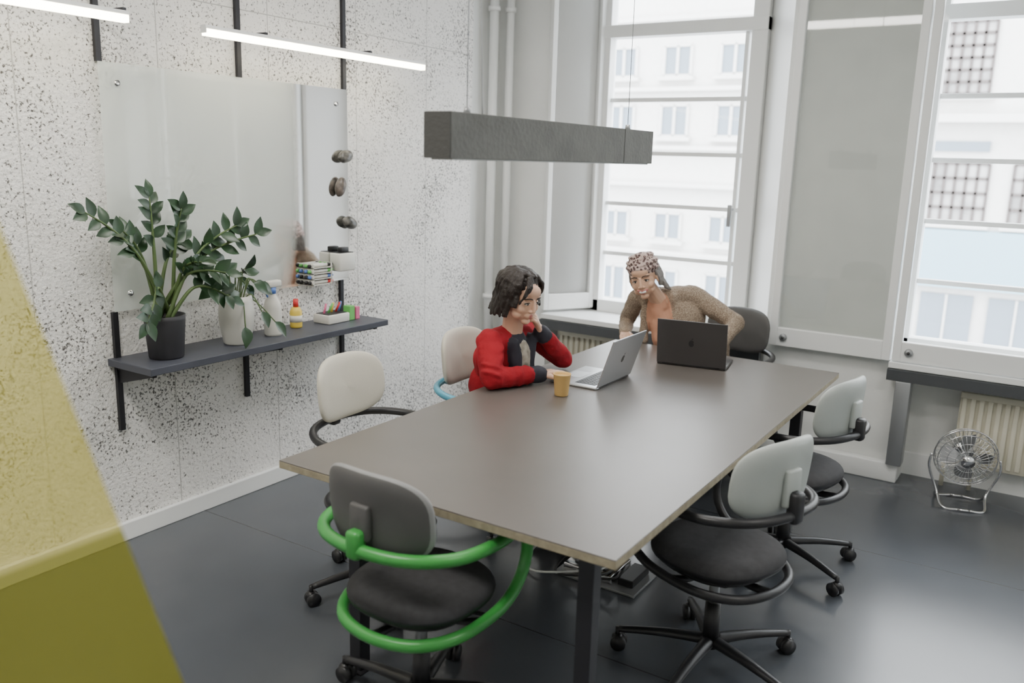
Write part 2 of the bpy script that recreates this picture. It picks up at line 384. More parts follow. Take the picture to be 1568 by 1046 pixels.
# ------------------------------------------------------------------ table
mb=MB()
TX0,TX1,TY0,TY1=-2.11,-.86,1.885,4.44
mb.box((TX0,TY0,.712),(TX1,TY1,.736),'ply',.002);mb.box((TX0,TY0,.736),(TX1,TY1,.740),'table',.0015)
for x in(-1.86,-.99):
    for y in(2.0,4.2):
        mb.box((x-.025,y-.025,0),(x+.025,y+.025,.712),'dark',.003);mb.box((x-.04,y-.04,0),(x+.04,y+.04,.006),'dark')
for y in(2.0,4.2):mb.box((-1.86,y-.02,.692),(-.99,y+.02,.711),'dark')
for x in(-1.86,-.99):mb.box((x-.02,2.0,.692),(x+.02,4.2,.711),'dark')
mb.obj('conference_table')
mb=MB()
mb.box((-1.66,3.0,0),(-1.28,3.26,.012),'steel',.003);mb.box((-1.63,3.03,.012),(-1.40,3.23,.05),'chrome',.006);mb.box((-1.59,3.06,.05),(-1.44,3.20,.056),'black',.003)
mb.box((-1.38,3.05,.012),(-1.31,3.22,.045),'black',.004)
for k in range(3):
    mb.tube([(-1.45+k*.03,3.1,.05),(-1.5+k*.06,3.0,.06),(-1.75+k*.1,2.95+k*.05,.012),(-1.85+k*.15,3.2+k*.1,.012),(-1.7,3.4+k*.05,.012)],.005,'black' if k else 'white')
mb.obj('floor_outlet_box')
# ------------------------------------------------------------------ pendant
mb=MB()
mb.box((-1.575,1.98,1.745),(-1.48,3.10,1.875),'felt',.002);mb.box((-1.575,3.104,1.745),(-1.48,3.37,1.875),'felt',.002)
mb.box((-1.574,1.976,1.746),(-1.481,1.982,1.874),'feltd');mb.box((-1.565,2.0,1.741),(-1.49,3.35,1.746),'diff')
for y in(2.12,3.22):
    mb.cyl((-1.5275,y,1.875),(-1.5275,y,3.2),.0015,'steel',n=6);mb.lathe([(0,0),(.012,0),(.008,.02),(0,.02)],'steel',(-1.5275,y,1.875),12)
mb.tube([(-1.5275,2.2,1.875),(-1.52,2.17,2.2),(-1.53,2.13,3.2)],.002,'steel',n=6)
mb.obj('pendant_lamp')
# ------------------------------------------------------------------ wall lights, rails, board, shelf
def wlight(y0,y1,ys,z=2.25):
    mb=MB();x=-3.21
    mb.box((x-.018,y0,z-.012),(x+.018,y1,z+.022),'white',.003);mb.box((x-.015,y0+.005,z-.022),(x+.019,y1-.005,z+.006),'led')
    for y in ys:
        mb.box((-3.418,y-.012,2.09),(-3.40,y+.012,2.56),'dark');mb.box((-3.40,y-.008,z+.02),(x,y+.008,z+.035),'dark')
    return mb.obj('linear_wall_light')
wlight(2.52,4.02,(2.87,3.58));wlight(.6,2.165,(.75,2.155))
mb=MB()
mb.sheet([(-3.390,2.14,1.055),(-3.390,3.585,1.055),(-3.390,3.585,2.09),(-3.390,2.14,2.09)],'board')
for y in(2.22,3.5):
    for z in(1.13,2.01,):
        if y>3 and z<1.5:continue
        mb.T=Matrix.Translation((-3.39,y,z))@Matrix.Rotation(math.pi/2,4,'Y');mb.lathe([(0,-.028),(.012,-.028),(.012,.006),(0,.006)],'chrome')
mb.T=Matrix.Identity(4)
mb.obj('glass_whiteboard')
mb=MB()
mb.box((-3.42,2.11,.818),(-3.115,3.605,.85),'shelf',.003)
for y in(2.15,2.85,3.54):
    mb.box((-3.418,y-.012,.52),(-3.40,y+.012,1.052),'dark');mb.box((-3.40,y-.01,.80),(-3.15,y+.01,.818),'dark')
    mb.prism([(-3.40,.80),(-3.40,.74),(-3.385,.74),(-3.18,.795),(-3.18,.80)],y-.003,y+.003,1,'dark')
mb.obj('wall_shelf')
for (y,z,a,k) in((3.54,1.735,.2,'stone'),(3.50,1.57,1.2,'stoneb'),(3.57,1.375,-.35,'stone')):
    mb=MB()
    mb.ell((-3.366,y,z),(.024,.054,.034),k,Matrix.Rotation(a,3,'X'),20,12,lambda p:p*(1+.12*noise.noise(p*30)))
    mb.obj('pebble_magnet')
mb=MB()
mb.box((-3.389,3.25,1.05),(-3.33,3.256,1.17),'vase');mb.box((-3.389,3.385,1.05),(-3.33,3.391,1.17),'vase')
for i in range(4):
    z=1.055+i*.03;mb.box((-3.389,3.25,z),(-3.33,3.391,z+.004),'vase')
    for j in range(2):
        x=-3.372+j*.026
        mb.cyl((x,3.24,z+.015),(x,3.375,z+.015),.009,'vase',n=10)
        mb.cyl((x,3.365,z+.015),(x,3.405,z+.015),.0095,['black','redp','bluep','grn'][(i+j)%4],n=10)
        mb.cyl((x,3.232,z+.015),(x,3.245,z+.015),.0095,['black','black','bluep','grn'][(i+j)%4],n=10)
mb.obj('marker_holder')
mb=MB()
mb.box((-3.389,3.43,1.115),(-3.31,3.555,1.215),'vase',.008);mb.box((-3.383,3.438,1.212),(-3.316,3.547,1.218),'black',.002)
mb.box((-3.37,3.47,1.216),(-3.335,3.53,1.245),'black',.006)
mb.obj('eraser_box')
mb=MB()
mb.box((-3.36,3.27,.851),(-3.24,3.43,.90),'vase',.006);mb.box((-3.35,3.28,.885),(-3.25,3.42,.903),'black',.003)
for i,k in enumerate(('pink','grn','yel','redp','bluep')):
    y=3.30+i*.028;mb.cyl((-3.31,y,.89),(-3.30+.02*(i%2),y+.01,.955),.006,k,n=8)
mb.box((-3.30,3.44,.851),(-3.25,3.48,.93),'grn',.003);mb.box((-3.30,3.49,.851),(-3.25,3.52,.92),'pink',.003)
mb.obj('stationery_tray')
mb=MB()
mb.lathe([(0,0),(.030,0),(.032,.008),(.032,.085),(.022,.105),(.012,.11),(0,.11)],'yel',(-3.33,3.12,.851))
mb.lathe([(.033,.03),(.033,.065)],'vase',(-3.33,3.12,.851));mb.lathe([(0,.105),(.015,.105),(.013,.15),(0,.15)],'redp',(-3.33,3.12,.851))
mb.obj('glue_bottle')
mb=MB();c=(-3.27,2.91,.851)
mb.lathe([(0,0),(.042,0),(.044,.01),(.044,.14),(.038,.17),(.018,.205),(.015,.215),(0,.215)],'vase',c)
mb.lathe([(0,.21),(.019,.21),(.019,.24),(0,.24)],'bluep',c)
mb.box((c[0]-.018,c[1]-.035,c[2]+.24),(c[0]+.018,c[1]+.05,c[2]+.275),'vase',.008);mb.box((c[0]-.008,c[1]-.05,c[2]+.25),(c[0]+.008,c[1]-.033,c[2]+.268),'bluep',.003)
mb.tube([(c[0],c[1]-.02,c[2]+.245),(c[0],c[1]-.035,c[2]+.22),(c[0],c[1]-.03,c[2]+.195)],.005,'bluep')
mb.obj('spray_bottle')
# ------------------------------------------------------------------ plants
mb=MB();pc=V((-3.26,2.29,.851))
mb.lathe([(0,0),(.070,0),(.074,.006),(.086,.17),(.088,.19),(.080,.19),(.078,.17),(0,.17)],'pot',pc,32);mb.lathe([(0,.168),(.078,.168),(0,.175)],'soil',pc,24)
tips=[(-3.19,1.92,1.50),(-3.24,2.10,1.42),(-3.26,2.25,1.55),(-3.20,2.36,1.50),(-3.14,2.60,1.42),(-3.10,2.68,1.38),(-3.10,2.50,1.22),(-3.12,2.54,1.10),(-3.08,2.36,1.28),(-3.14,2.12,1.04),(-3.30,2.43,1.36)]
for ti,tp in enumerate(tips):
    a=random.uniform(0,6.28);b0=pc+V((math.cos(a)*.03,math.sin(a)*.04,.17));tp=V(tp)
    mid=(b0+tp)/2+V((0,0,.10 if ti!=9 else .14));m1=b0*.7+tp*.3+V((0,0,.09))
    m2=b0*.25+tp*.75+V((0,0,.06))
    pts=[b0,m1,mid,m2,tp]
    mb.tube(pts,.006,'stem',n=8,radii=[.010,.008,.006,.005,.0025])
    nl=9
    for i in range(nl):
        t=.42+.56*i/(nl-1);u=t*4;j=min(3,int(u));q=pts[j].lerp(pts[j+1],u-j)
        d=(pts[j+1]-pts[j]).normalized();sd=d.cross(V((1,.2,.3))).normalized()
        sg=1 if i%2 else -1
        dr=(sd*sg*.9+d*.75+V((random.uniform(-.3,.5),random.uniform(-.2,.2),random.uniform(-.1,.3))))
        mb.leaf(q,dr,(1,0,.4),random.uniform(.070,.090),random.uniform(.042,.050),'leaf',.15)
    mb.leaf(tp,d,(1,0,.4),.075,.042,'leaf')
mb.obj('potted_zz_plant',recalc=False)
mb=MB();pc=V((-3.25,2.67,.851))
mb.lathe([(0,0),(.058,0),(.064,.008),(.080,.10),(.083,.15),(.078,.20),(.072,.23),(.066,.23),(.068,.2),(0,.2)],'vase',pc,32);mb.lathe([(0,.198),(.066,.198),(0,.205)],'soil',pc,24)
for i in range(17):
    a=i*2.4;rr=random.uniform(.07,.13);h=random.uniform(.02,.17)
    b0=pc+V((math.cos(a)*.03,math.sin(a)*.03,.2));tp=pc+V((abs(math.cos(a))*rr*.7*(1 if math.cos(a)>0 else -.35),math.sin(a)*rr,.24+h))
    if i in(3,8,12):tp=pc+V((.12,-.11+.02*i,.10+.03*(i%3)))
    mid=(b0+tp)/2+V((0,0,.06))
    mb.tube([b0,mid,tp],.003,'stem',n=6)
    d=(tp-mid).normalized()+V((.2,0,-.10))
    mb.leaf(tp,d,(1,0,.6),random.uniform(.08,.10),random.uniform(.048,.062),'leaf',.3)
mb.obj('potted_pothos_plant',recalc=False)
# ------------------------------------------------------------------ chairs
def chair(x,y,face_deg,back_f,back_b,seatk,ring,ringr=.016,base='black',spin=0.,bz=.80,hh=.132,krim=None):
    mb=MB();T=Matrix.Translation((x,y,0))@Matrix.Rotation(math.radians(face_deg),4,'Z');mb.T=T
    mb.slab((-.235,0,bz),.200,hh,.024,back_f,back_b,'x',3.0,bend=1.4,tilt=.10,krim=krim)
    mb.slab((0,0,.450),.215,.215,.045,seatk,'black','z',2.5,bend=0,puff=.3)
    mb.slab((0,0,.412),.185,.18,.02,'black','black','z',2.6)
    mb.box((-.09,-.06,.35),(.07,.06,.40),'black',.012)
    up=[(.15,-.250,.650),(.02,-.268,.660),(-.14,-.250,.668),(-.25,-.155,.675),(-.285,0,.678)]
    lo=[(-.232,0,.385),(-.20,-.135,.388),(-.10,-.215,.395),(.05,-.238,.41),(.15,-.238,.44)]
    fr=[(.208,-.240,.51),(.212,-.245,.595)]
    path=[(-.285,0,.678)]+up[-2::-1]+[fr[1],fr[0]]+lo[::-1]
    mir=[(px,-py,pz) for px,py,pz in path[1:-1]][::-1]
    mb.tube(path+mir,ringr,ring,n=12,closed=True,sub=5)
    mb.box((-.305,-.024,.650),(-.262,.024,bz-.03),ring,.012);mb.box((-.275,-.035,.70),(-.25,.035,bz+.04),back_b,.008)
    mb.tube([(-.235,0,.385),(-.15,0,.375),(-.05,0,.38)],.014,'black')
    for s in(-1,1):mb.tube([(0,0,.375),(.0,s*.14,.38),(.02,s*.236,.402)],.012,'black')
    mb.cyl((.05,-.06,.375),(.10,-.22,.372),.006,'black')
    mb.cyl((0,0,.08),(0,0,.25),.030,base,r2=.027);mb.cyl((0,0,.25),(0,0,.37),.018,'steel')
    mb.T=T@Matrix.Rotation(math.radians(spin),4,'Z')
    for i in range(5):
        a=2*math.pi*i/5;c,s=math.cos(a),math.sin(a)
        mb.tube([(c*.02,s*.02,.105),(c*.17,s*.17,.098),(c*.325,s*.325,.078)],.02,base,n=10,radii=[.026,.020,.014],flat=.8)
        wx,wy=c*.33,s*.33;mb.cyl((wx,wy,.085),(wx,wy,.05),.009,base,n=8)
        for o in(-.014,.014):
            ax,ay=-s,c
            p=V((wx+ax*o+c*-.006,wy+ay*o+s*-.006,.028));h=V((ax,ay,0))*.009
            mb.cyl(p-h,p+h,.028,'black',n=18)
        mb.ell((wx,wy,.046),(.02,.022,.016),'black',n=10,mm=6)
    return mb.obj('office_chair')
chair(-2.16,2.50,3,'cream','cream','cream','black',spin=25,bz=.825)
chair(-2.18,3.32,3,'cream','cream','cream','blue',spin=10,bz=.805)
chair(-1.58,4.76,262,'mgrey','mgrey','dgrey','black',spin=30,bz=.79)
chair(-1.525,1.92,88,'dgrey','mgrey','dgrey','green',ringr=.019,spin=20,bz=.765,krim='rim')
chair(-.86,2.72,160,'lgrey','lgrey','dgrey','black',spin=-109,bz=.785)
chair(-.88,3.70,168,'lgrey','lgrey','dgrey','black',spin=-128,bz=.775)
# ------------------------------------------------------------------ laptops, cup
def laptop(T,k,w=.35,d=.24,ang=108,logo='vase'):
    mb=MB();mb.T=T
    mb.box((0,0,0),(w,d,.013),k,.005);mb.box((.03,.02,.0131),(w-.03,.125,.0137),'black');mb.box((w/2-.06,.145,.0131),(w/2+.06,.225,.0135),k)
    for r in range(5):
        for c in range(13):
            x=.036+c*(w-.072)/13;y=.024+r*.020;mb.box((x,y,.0137),(x+.016,y+.015,.0149),'black')
    mb.T=T@Matrix.Translation((0,0,.012))@Matrix.Rotation(math.radians(ang),4,'X')
    mb.box((0,0,0),(w,.235,.006),k,.0025)
    mb.box((.006,.008,-.0006),(w-.006,.228,-.0001),'screen')
    pts=[]
    for i in range(24):
        a=2*math.pi*i/24;r=.016*(1-.12*math.cos(2*a+.2))
        if abs(a-0.1)<.35 or abs(a-6.28)<.2:r*=.72
        pts.append((w/2+r*math.cos(a)*.95,.118+r*math.sin(a)))
    mb.prism(pts,.006,.0064,2,logo);mb.prism([(w/2,.137),(w/2+.007,.141),(w/2+.008,.148),(w/2+.001,.144)],.006,.0064,2,logo)
    mb.cyl((.03,0,0),(w-.03,0,0),.006,'black',n=8)
    return mb.obj('laptop')
laptop(Matrix.Translation((-1.675,3.35,.7405))@Matrix.Rotation(math.radians(90),4,'Z'),'alu',logo='aluD')
laptop(Matrix.Translation((-1.675,4.03,.7405))@Matrix.Rotation(math.radians(10),4,'Z'),'aluD',ang=100,logo='black')
mb=MB();c=(-1.76,3.185,.741)
mb.lathe([(0,0),(.028,0),(.030,.003),(.038,.092),(.040,.094),(.040,.098),(.037,.098),(.035,.088),(.034,.085),(0,.085)],'paper',c,32)
mb.obj('paper_cup')
# ------------------------------------------------------------------ fan
FX,FYY=-.28,4.98
mb=MB();mb.T=Matrix.Translation((FX,FYY,.265))@Matrix.Rotation(math.radians(-75),4,'Z')@Matrix.Rotation(math.radians(8),4,'Y')
R0=.155
for xx,rr in((.0,R0),(.045,R0-.012),(-.045,R0-.012)):
    mb.tube([(xx,rr*math.cos(a),rr*math.sin(a)) for a in [i*math.pi/12 for i in range(24)]],.004 if xx==0 else .0025,'chrome',closed=True,sub=2,n=6)
for i in range(36):
    a=2*math.pi*i/36;c,s=math.cos(a),math.sin(a)
    for sg in(1,-1):
        mb.tube([(sg*.068,.03*c,.03*s),(sg*.060,.09*c,.09*s),(sg*.040,.142*c,.142*s),(0,R0*c,R0*s)],.0016,'chrome',n=5,sub=3)
for rr,xx in((.06,.065),(.10,.058)):
    mb.tube([(xx,rr*math.cos(a),rr*math.sin(a)) for a in [i*math.pi/8 for i in range(16)]],.0018,'chrome',closed=True,sub=2,n=5)
mb.cyl((.06,0,0),(.072,0,0),.034,'chrome',n=20);mb.cyl((-.15,0,0),(-.06,0,0),.045,'chrome',r2=.05,n=20);mb.cyl((-.06,0,0),(.03,0,0),.018,'steel')
for i in range(4):
    a=i*math.pi/2;vs=[];fs=[]
    for j in range(6):
        r=.02+j*.022;w=.25+.25*math.sin(j/5*math.pi)
        for q in(-1,1):
            vs.append((q*.022,r*math.cos(a+q*w),r*math.sin(a+q*w)))
    for j in range(5):fs.append((2*j,2*j+1,2*j+3,2*j+2))
    mb.add(vs,fs,'steel')
mb.T=Matrix.Translation((FX,FYY,0))@Matrix.Rotation(math.radians(-75),4,'Z')
for s in(-1,1):
    mb.tube([(0,s*.165,.265),(0,s*.17,.19),(.0,s*.12,.06),(.10,s*.10,.008),(.12,s*.03,.008)],.007,'chrome',n=8)
    mb.tube([(0,s*.12,.06),(-.08,s*.11,.008),(-.10,s*.03,.008)],.007,'chrome',n=8)
mb.tube([(.12,-.03,.008),(.12,.03,.008)],.007,'chrome',n=8,cr=False);mb.tube([(-.10,-.03,.008),(-.10,.03,.008)],.007,'chrome',n=8,cr=False)
mb.obj('floor_fan')
# ------------------------------------------------------------------ people
class Body:
    def __init__(s):s.p=[]
    def c(s,a,ra,b,rb,k):s.p.append(('c',V(a),ra,V(b),rb,k))
    def e(s,c,r,k,rot=None):s.p.append(('e',V(c),V(r),rot or Matrix.Identity(3),k))
    def strand(s,pts,r0,r1,k):
        n=len(pts)-1
        for i in range(n):s.c(pts[i],r0+(r1-r0)*i/n,pts[i+1],r0+(r1-r0)*(i+1)/n,k)
    def build(s,name,voxel,smooth,parent,disp=0.,dscale=20.,bias={}):
        mb=MB()
        for p in s.p:
            if p[0]=='c':
                _,a,ra,b,rb,k=p;d=b-a;L=d.length
                if L<1e-5:continue
                d/=L;N=d.orthogonal().normalized();B=d.cross(N);vs=[];fs=[];n=14;rings=[]
                for j in range(5):
                    th=math.pi/2*(1-j/4.);rings.append((a-d*ra*math.sin(th),ra*math.cos(th)))
                for j in range(5):
                    th=math.pi/2*j/4.;rings.append((b+d*rb*math.sin(th),rb*math.cos(th)))
                for q,r in rings:
                    r=max(r,1e-5)
                    for i in range(n):
                        t=2*math.pi*i/n;vs.append(q+N*r*math.cos(t)+B*r*math.sin(t))
                for j in range(9):
                    for i in range(n):fs.append((j*n+i,j*n+(i+1)%n,(j+1)*n+(i+1)%n,(j+1)*n+i))
                fs+=[list(range(n))[::-1],[9*n+i for i in range(n)]]
                mb.add(vs,fs,'white')
            else:
                _,c,r,rot,k=p;mb.ell(c,r,'white',rot,20,12)
        tmp=mb.obj('tmp')
        bm=bmesh.new();bm.from_mesh(tmp.data);bmesh.ops.remove_doubles(bm,verts=bm.verts,dist=1e-5);bmesh.ops.recalc_face_normals(bm,faces=bm.faces);bm.to_mesh(tmp.data);bm.free()
        md=tmp.modifiers.new('r','REMESH');md.mode='VOXEL';md.voxel_size=voxel
        if smooth:
            ms=tmp.modifiers.new('s','SMOOTH');ms.iterations=smooth;ms.factor=.5
        dg=bpy.context.evaluated_depsgraph_get();me=bpy.data.meshes.new_from_object(tmp.evaluated_get(dg))
        bpy.data.objects.remove(tmp)
        me.materials.clear()
        ks=[]
        for p in s.p:
            if p[-1] not in ks:ks.append(p[-1])
        for k in ks:me.materials.append(M[k])
        n=len(me.polygons);cc=np.empty(n*3);me.polygons.foreach_get('center',cc);cc=cc.reshape(n,3)
        best=np.full(n,1e9);idx=np.zeros(n,int)
        for p in s.p:
            if p[0]=='c':
                a=np.array(p[1]);b=np.array(p[3]);ab=b-a;t=np.clip(((cc-a)@ab)/(ab@ab+1e-12),0,1)
                d=np.linalg.norm(cc-(a+t[:,None]*ab),axis=1)-(p[2]*(1-t)+p[4]*t)
            else:
                q=(cc-np.array(p[1]))@np.array(p[3]);r=np.array(p[2]);k0=np.linalg.norm(q/r,axis=1);k1=np.linalg.norm(q/r/r,axis=1)+1e-9
                d=k0*(k0-1)/k1
            d=d-bias.get(p[-1],0)
            w=d<best;best[w]=d[w];idx[w]=ks.index(p[-1])
        me.polygons.foreach_set('material_index',idx.tolist());me.polygons.foreach_set('use_smooth',[True]*n)
        if disp:
            me.update();nv=len(me.vertices);co=np.empty(nv*3);me.vertices.foreach_get('co',co);no=np.empty(nv*3)
            me.vertices.foreach_get('normal',no);co=co.reshape(nv,3);no=no.reshape(nv,3)
            h=np.array([noise.noise(V(c)*dscale) for c in co]);co=co+no*(disp*h)[:,None];me.vertices.foreach_set('co',co.ravel())
        me.update();ob=bpy.data.objects.new(name,me);COL.objects.link(ob);ob.parent=parent;return ob
def hand(b,w,d,n,thumb,k,curl=.35,sc=.95,spread=.06):
    d=V(d).normalized();n=V(n);n=(n-d*n.dot(d)).normalized();s=n.cross(d)*thumb
    w=V(w);P=lambda x,y,z:w+(d*x+s*y+n*z)*sc
    b.c(P(-.03,0,0),.024*sc,P(.01,0,0),.022*sc,k)
    for yy in(.024,.008,-.008,-.024):b.c(P(.01,yy*.7,0),.014*sc,P(.075,yy,0.002),.0115*sc,k)
    L=[.072,.080,.074,.058]
    for i,yy in enumerate((.030,.010,-.010,-.029)):
        ang=curl*.5;p=P(.082-abs(yy-.01)*.25,yy,.002);sp=yy*spread*30*.1;fr=[.46,.30,.24];r=.0092
        for j in range(3):
            dd=(d*math.cos(ang)-n*math.sin(ang)+s*sp*.6).normalized();q=p+dd*L[i]*fr[j]*sc
            b.c(p,r*sc,q,(r-.001)*sc,k);p=q;r-=.001;ang+=curl
    dd=(d*.65+s*.75-n*.25).normalized();q=P(.018,.026,-.006)+dd*.038*sc;b.c(P(.0,.012,-.004),.014*sc,q,.011*sc,k)
    dd=(d*.9+s*.35-n*.25).normalized();q2=q+dd*.032*sc;b.c(q,.011*sc,q2,.0095*sc,k);b.c(q2,.0095*sc,q2+(d*.95+s*.1-n*.25).normalized()*.024*sc,.0085*sc,k)
def frame(c,F,U):
    F=V(F).normalized();U=V(U);U=(U-F*U.dot(F)).normalized();S=U.cross(F)
    c=V(c);P=lambda f,s,u:c+F*f+S*s+U*u
    return P,Matrix((F,S,U)).transposed()
def head(parent,c,F,U,skin,neck,smile=False,brow='hair',nr=.046):
    P,rot=frame(c,F,U);b=Body()
    b.e(P(-.012,0,.028),(.094,.074,.088),skin,rot);b.e(P(.030,0,-.015),(.058,.064,.080),skin,rot);b.e(P(.028,0,-.055),(.050,.055,.040),skin,rot)
    b.e(P(.062,0,-.088),(.020,.024,.017),skin,rot);b.e(P(.062,0,.05),(.026,.048,.035),skin,rot)
    for s in(-1,1):
        b.e(P(.050,s*.038,-.026),(.027,.025,.026),skin,rot);b.e(P(-.004,s*.075,-.008),(.017,.009,.030),skin,rot)
        b.e(P(.036,s*.045,-.058),(.03,.015,.022),skin,rot);b.c(P(.080,s*.012,.026),.006,P(.070,s*.048,.028),.006,skin)
        b.e(P(.089,s*.011,-.030),(.009,.008,.006),skin,rot)
    b.c(P(.084,0,.018),.0065,P(.097,0,-.018),.009,skin);b.e(P(.099,0,-.025),(.009,.009,.007),skin,rot);b.e(P(.076,0,-.053),(.014,.028,.02),skin,rot)
    w=.030 if smile else .021;dz=.008 if smile else 0
    for s in(-1,1):
        b.c(P(.0895,0,-.050),.0042,P(.079,s*w,-.054+dz),.0025,'lip');b.c(P(.088,0,-.0605 if not smile else -.066),.0048,P(.079,s*w,-.056+dz),.0025,'lip')
    if smile:b.c(P(.0885,-.014,-.0565),.0045,P(.0885,.014,-.0565),.0045,'teeth')
    b.c(P(-.022,0,-.045),nr+.002,V(neck),nr+.004,skin)
    b.build('head',.0030,3,parent,bias={'lip':.0010,'teeth':.002})
    mb=MB()
    for s in(-1,1):
        mb.ell(P(.0730,s*.031,.004),(.0100,.0140,.0068),'eyew',rot,14,8);mb.ell(P(.0785,s*.031,.004),(.0052,.0064,.0062),'eyed',rot,12,8)
        mb.tube([P(.077,s*.016,.007),P(.084,s*.030,.0122),P(.074,s*.047,.005)],.0022,'eyed',n=6)
        mb.tube([P(.0865,s*.013,.028),P(.0855,s*.030,.033),P(.070,s*.053,.027)],.0028,brow,n=6)
    mb.obj('eyes_and_brows',parent);return P,rot
def empty(name,loc):
    e=bpy.data.objects.new(name,None);COL.objects.link(e);e.empty_display_size=.1;return e
# --- woman in red
W1=empty('seated_woman_in_red_cardigan',(0,0,0))
hc=V((-2.035,3.265,1.135));neck=V((-2.10,3.30,.985))
P,rot=head(W1,hc,(.90,-.22,-.28),(.25,-.05,1),'skin1',neck+V((0,0,-.03)))
b=Body()
rs=V((-2.13,3.16,.93));ls=V((-2.12,3.47,.94))
pel=V((-2.21,3.33,.555))
b.e(pel,(.135,.175,.115),'jeans');b.e((-2.20,3.32,.70),(.115,.150,.14),'red',Matrix.Rotation(.15,3,'Y'))
b.e((-2.16,3.31,.83),(.115,.165,.13),'red',Matrix.Rotation(.25,3,'Y'));b.c(rs+V((0,.03,-.01)),.068,ls+V((0,-.03,-.01)),.068,'red')
b.c(neck+V((0,0,-.06)),.072,neck+V((.0,0,-.02)),.050,'navy')
b.c((-2.045,3.38,.92),.030,(-2.035,3.345,.76),.030,'navy');b.c((-2.05,3.24,.92),.030,(-2.04,3.255,.76),.030,'navy')
b.e((-2.052,3.30,.83),(.05,.05,.11),'tee')
re=V((-2.05,3.065,.795));rw=V((-1.935,3.31,.785))
b.c(rs,.063,rs.lerp(re,.55),.058,'red');b.c(rs.lerp(re,.55),.058,re,.051,'red');b.c(re,.051,re.lerp(rw,.8),.041,'red');b.c(re.lerp(rw,.82),.042,re.lerp(rw,.97),.037,'navy')
le=V((-1.99,3.60,.795));lw=V((-2.01,3.40,.965))
b.c(ls,.062,ls.lerp(le,.55),.056,'red');b.c(ls.lerp(le,.55),.056,le,.050,'red');b.c(le,.050,le.lerp(lw,.85),.041,'red');b.c(le.lerp(lw,.84),.041,le.lerp(lw,.97),.036,'navy')
for t in(.2,.45,.7,.9):
    q=rs.lerp(re,t);b.e(q+V((.01,-.01,0)),(.066-.012*t,.064-.01*t,.022),'red',Matrix.Rotation(.5*(1 if t<.5 else -1),3,'X'))
for t in(.1,.3,.5,.68):
    q=re.lerp(rw,t);b.e(q,(.020,.055-.01*t,.053-.01*t),'red',Matrix.Rotation(1.1,3,'Z'))
    q=le.lerp(lw,t);b.e(q,(.053-.01*t,.053-.01*t,.02),'red',Matrix.Rotation(.4,3,'Y'))
for s,kx in((-1,-1.80),(1,-1.82)):
    h=V((-2.18,3.33+s*.09,.545));k=V((kx,3.33+s*.11,.535));a=V((kx-.02,3.33+s*.12,.10))
    b.c(h,.088,k,.062,'jeans');b.c(k,.060,k.lerp(a,.35),.056,'jeans');b.c(k.lerp(a,.35),.056,a,.036,'jeans');b.c(a+V((-.03,0,-.055)),.036,a+V((.14,0,-.066)),.030,'shoe')
b.build('body',.006,5,W1,disp=.006,dscale=22,bias={'navy':.003,'tee':.005})
b=Body();hand(b,rw,(.35,.9,-.02),(-.05,0,1),-1,'skin1',.22);b.build('hand_right',.003,2,W1)
b=Body();hand(b,lw+V((.0,0,.005)),(.03,-.50,.62),(.75,.5,.3),-1,'skin1',.75);b.build('hand_left',.003,2,W1)
def bob(P,rot):
    b=Body()
    b.e(P(-.028,0,.045),(.098,.084,.085),'hair',rot);b.e(P(-.062,0,-.012),(.052,.074,.080),'hair',rot)
    for s in(-1,1):b.e(P(-.048,s*.060,-.028),(.042,.028,.068),'hair',rot)
    for i in range(64):
        s=1 if i%2 else -1;t=(i//2)/31.
        az=math.radians(48+t*130)
        pts=[P(.045-.10*t,s*.010,.124-.010*abs(t-.4))];ph=random.uniform(0,6)
        end=-.062-.03*min(1,t*1.6)+random.uniform(-.02,.015)
        if t<.12:end=-.02
        rx,ry=.106,.090
        for j in range(1,9):
            v=j/8.
            if v<.5:w=math.sin(v*math.pi);u=.050+.078*math.cos(v*math.pi)
            else:w=1.0-.03*math.sin((v-.5)*6)+.05*(v-.5);u=.050+(end-.050)*(v-.5)*2
            wob=.008*math.sin(v*10+ph)
            pts.append(P(-.024+(rx+wob)*math.cos(az)*w,s*((ry+wob)*math.sin(az)*w+.003),u))
        b.strand(pts,.010,.006,'hair')
    for k in range(5):
        b.strand([P(.05,-.015-.006*k,.118),P(.082,-.035-.006*k,.085),P(.084,-.055-.004*k,.05),P(.066,-.070,.015-.004*k)],.007,.004,'hair')
    b.build('hair',.0040,1,W1,disp=.003,dscale=60)
bob(P,rot)
# --- woman with headscarf
W2=empty('seated_woman_with_headscarf',(0,0,0))
hc=V((-1.955,4.44,1.115));neck=V((-1.905,4.555,1.005))
P,rot=head(W2,hc,(.22,-1,-.20),(-.22,-.15,1),'skin2',neck+V((.005,.01,-.04)),smile=True,nr=.042)
b=Body()
rs=V((-2.05,4.575,.975));ls=V((-1.745,4.69,1.005));pel=V((-1.60,4.74,.56))
b.e(pel,(.175,.14,.115),'jeans');b.e((-1.67,4.73,.70),(.145,.115,.14),'knit',Matrix.Rotation(-.4,3,'Y'));b.e((-1.82,4.67,.86),(.160,.110,.14),'knit',Matrix.Rotation(-.4,3,'Y'))
b.c(rs.lerp(ls,.1),.056,ls.lerp(rs,.1),.066,'knit');b.e((-1.78,4.72,.975),(.11,.085,.075),'knit')
b.e((-1.90,4.57,.87),(.080,.058,.125),'rust',Matrix.Rotation(-.3,3,'Y'));b.c((-1.915,4.55,.955),.047,(-1.86,4.565,.76),.074,'rust');b.c(neck+V((0,.01,-.06)),.062,neck+V((0,.005,-.035)),.050,'rust')
b.c((-1.985,4.55,.975),.024,(-1.975,4.53,.74),.028,'knit');b.c((-1.83,4.60,1.0),.024,(-1.775,4.58,.74),.028,'knit')
re=V((-2.15,4.66,.80));rw=V((-2.06,4.46,.785))
b.c(rs,.054,re,.046,'knit');b.c(re,.045,rw,.035,'knit')
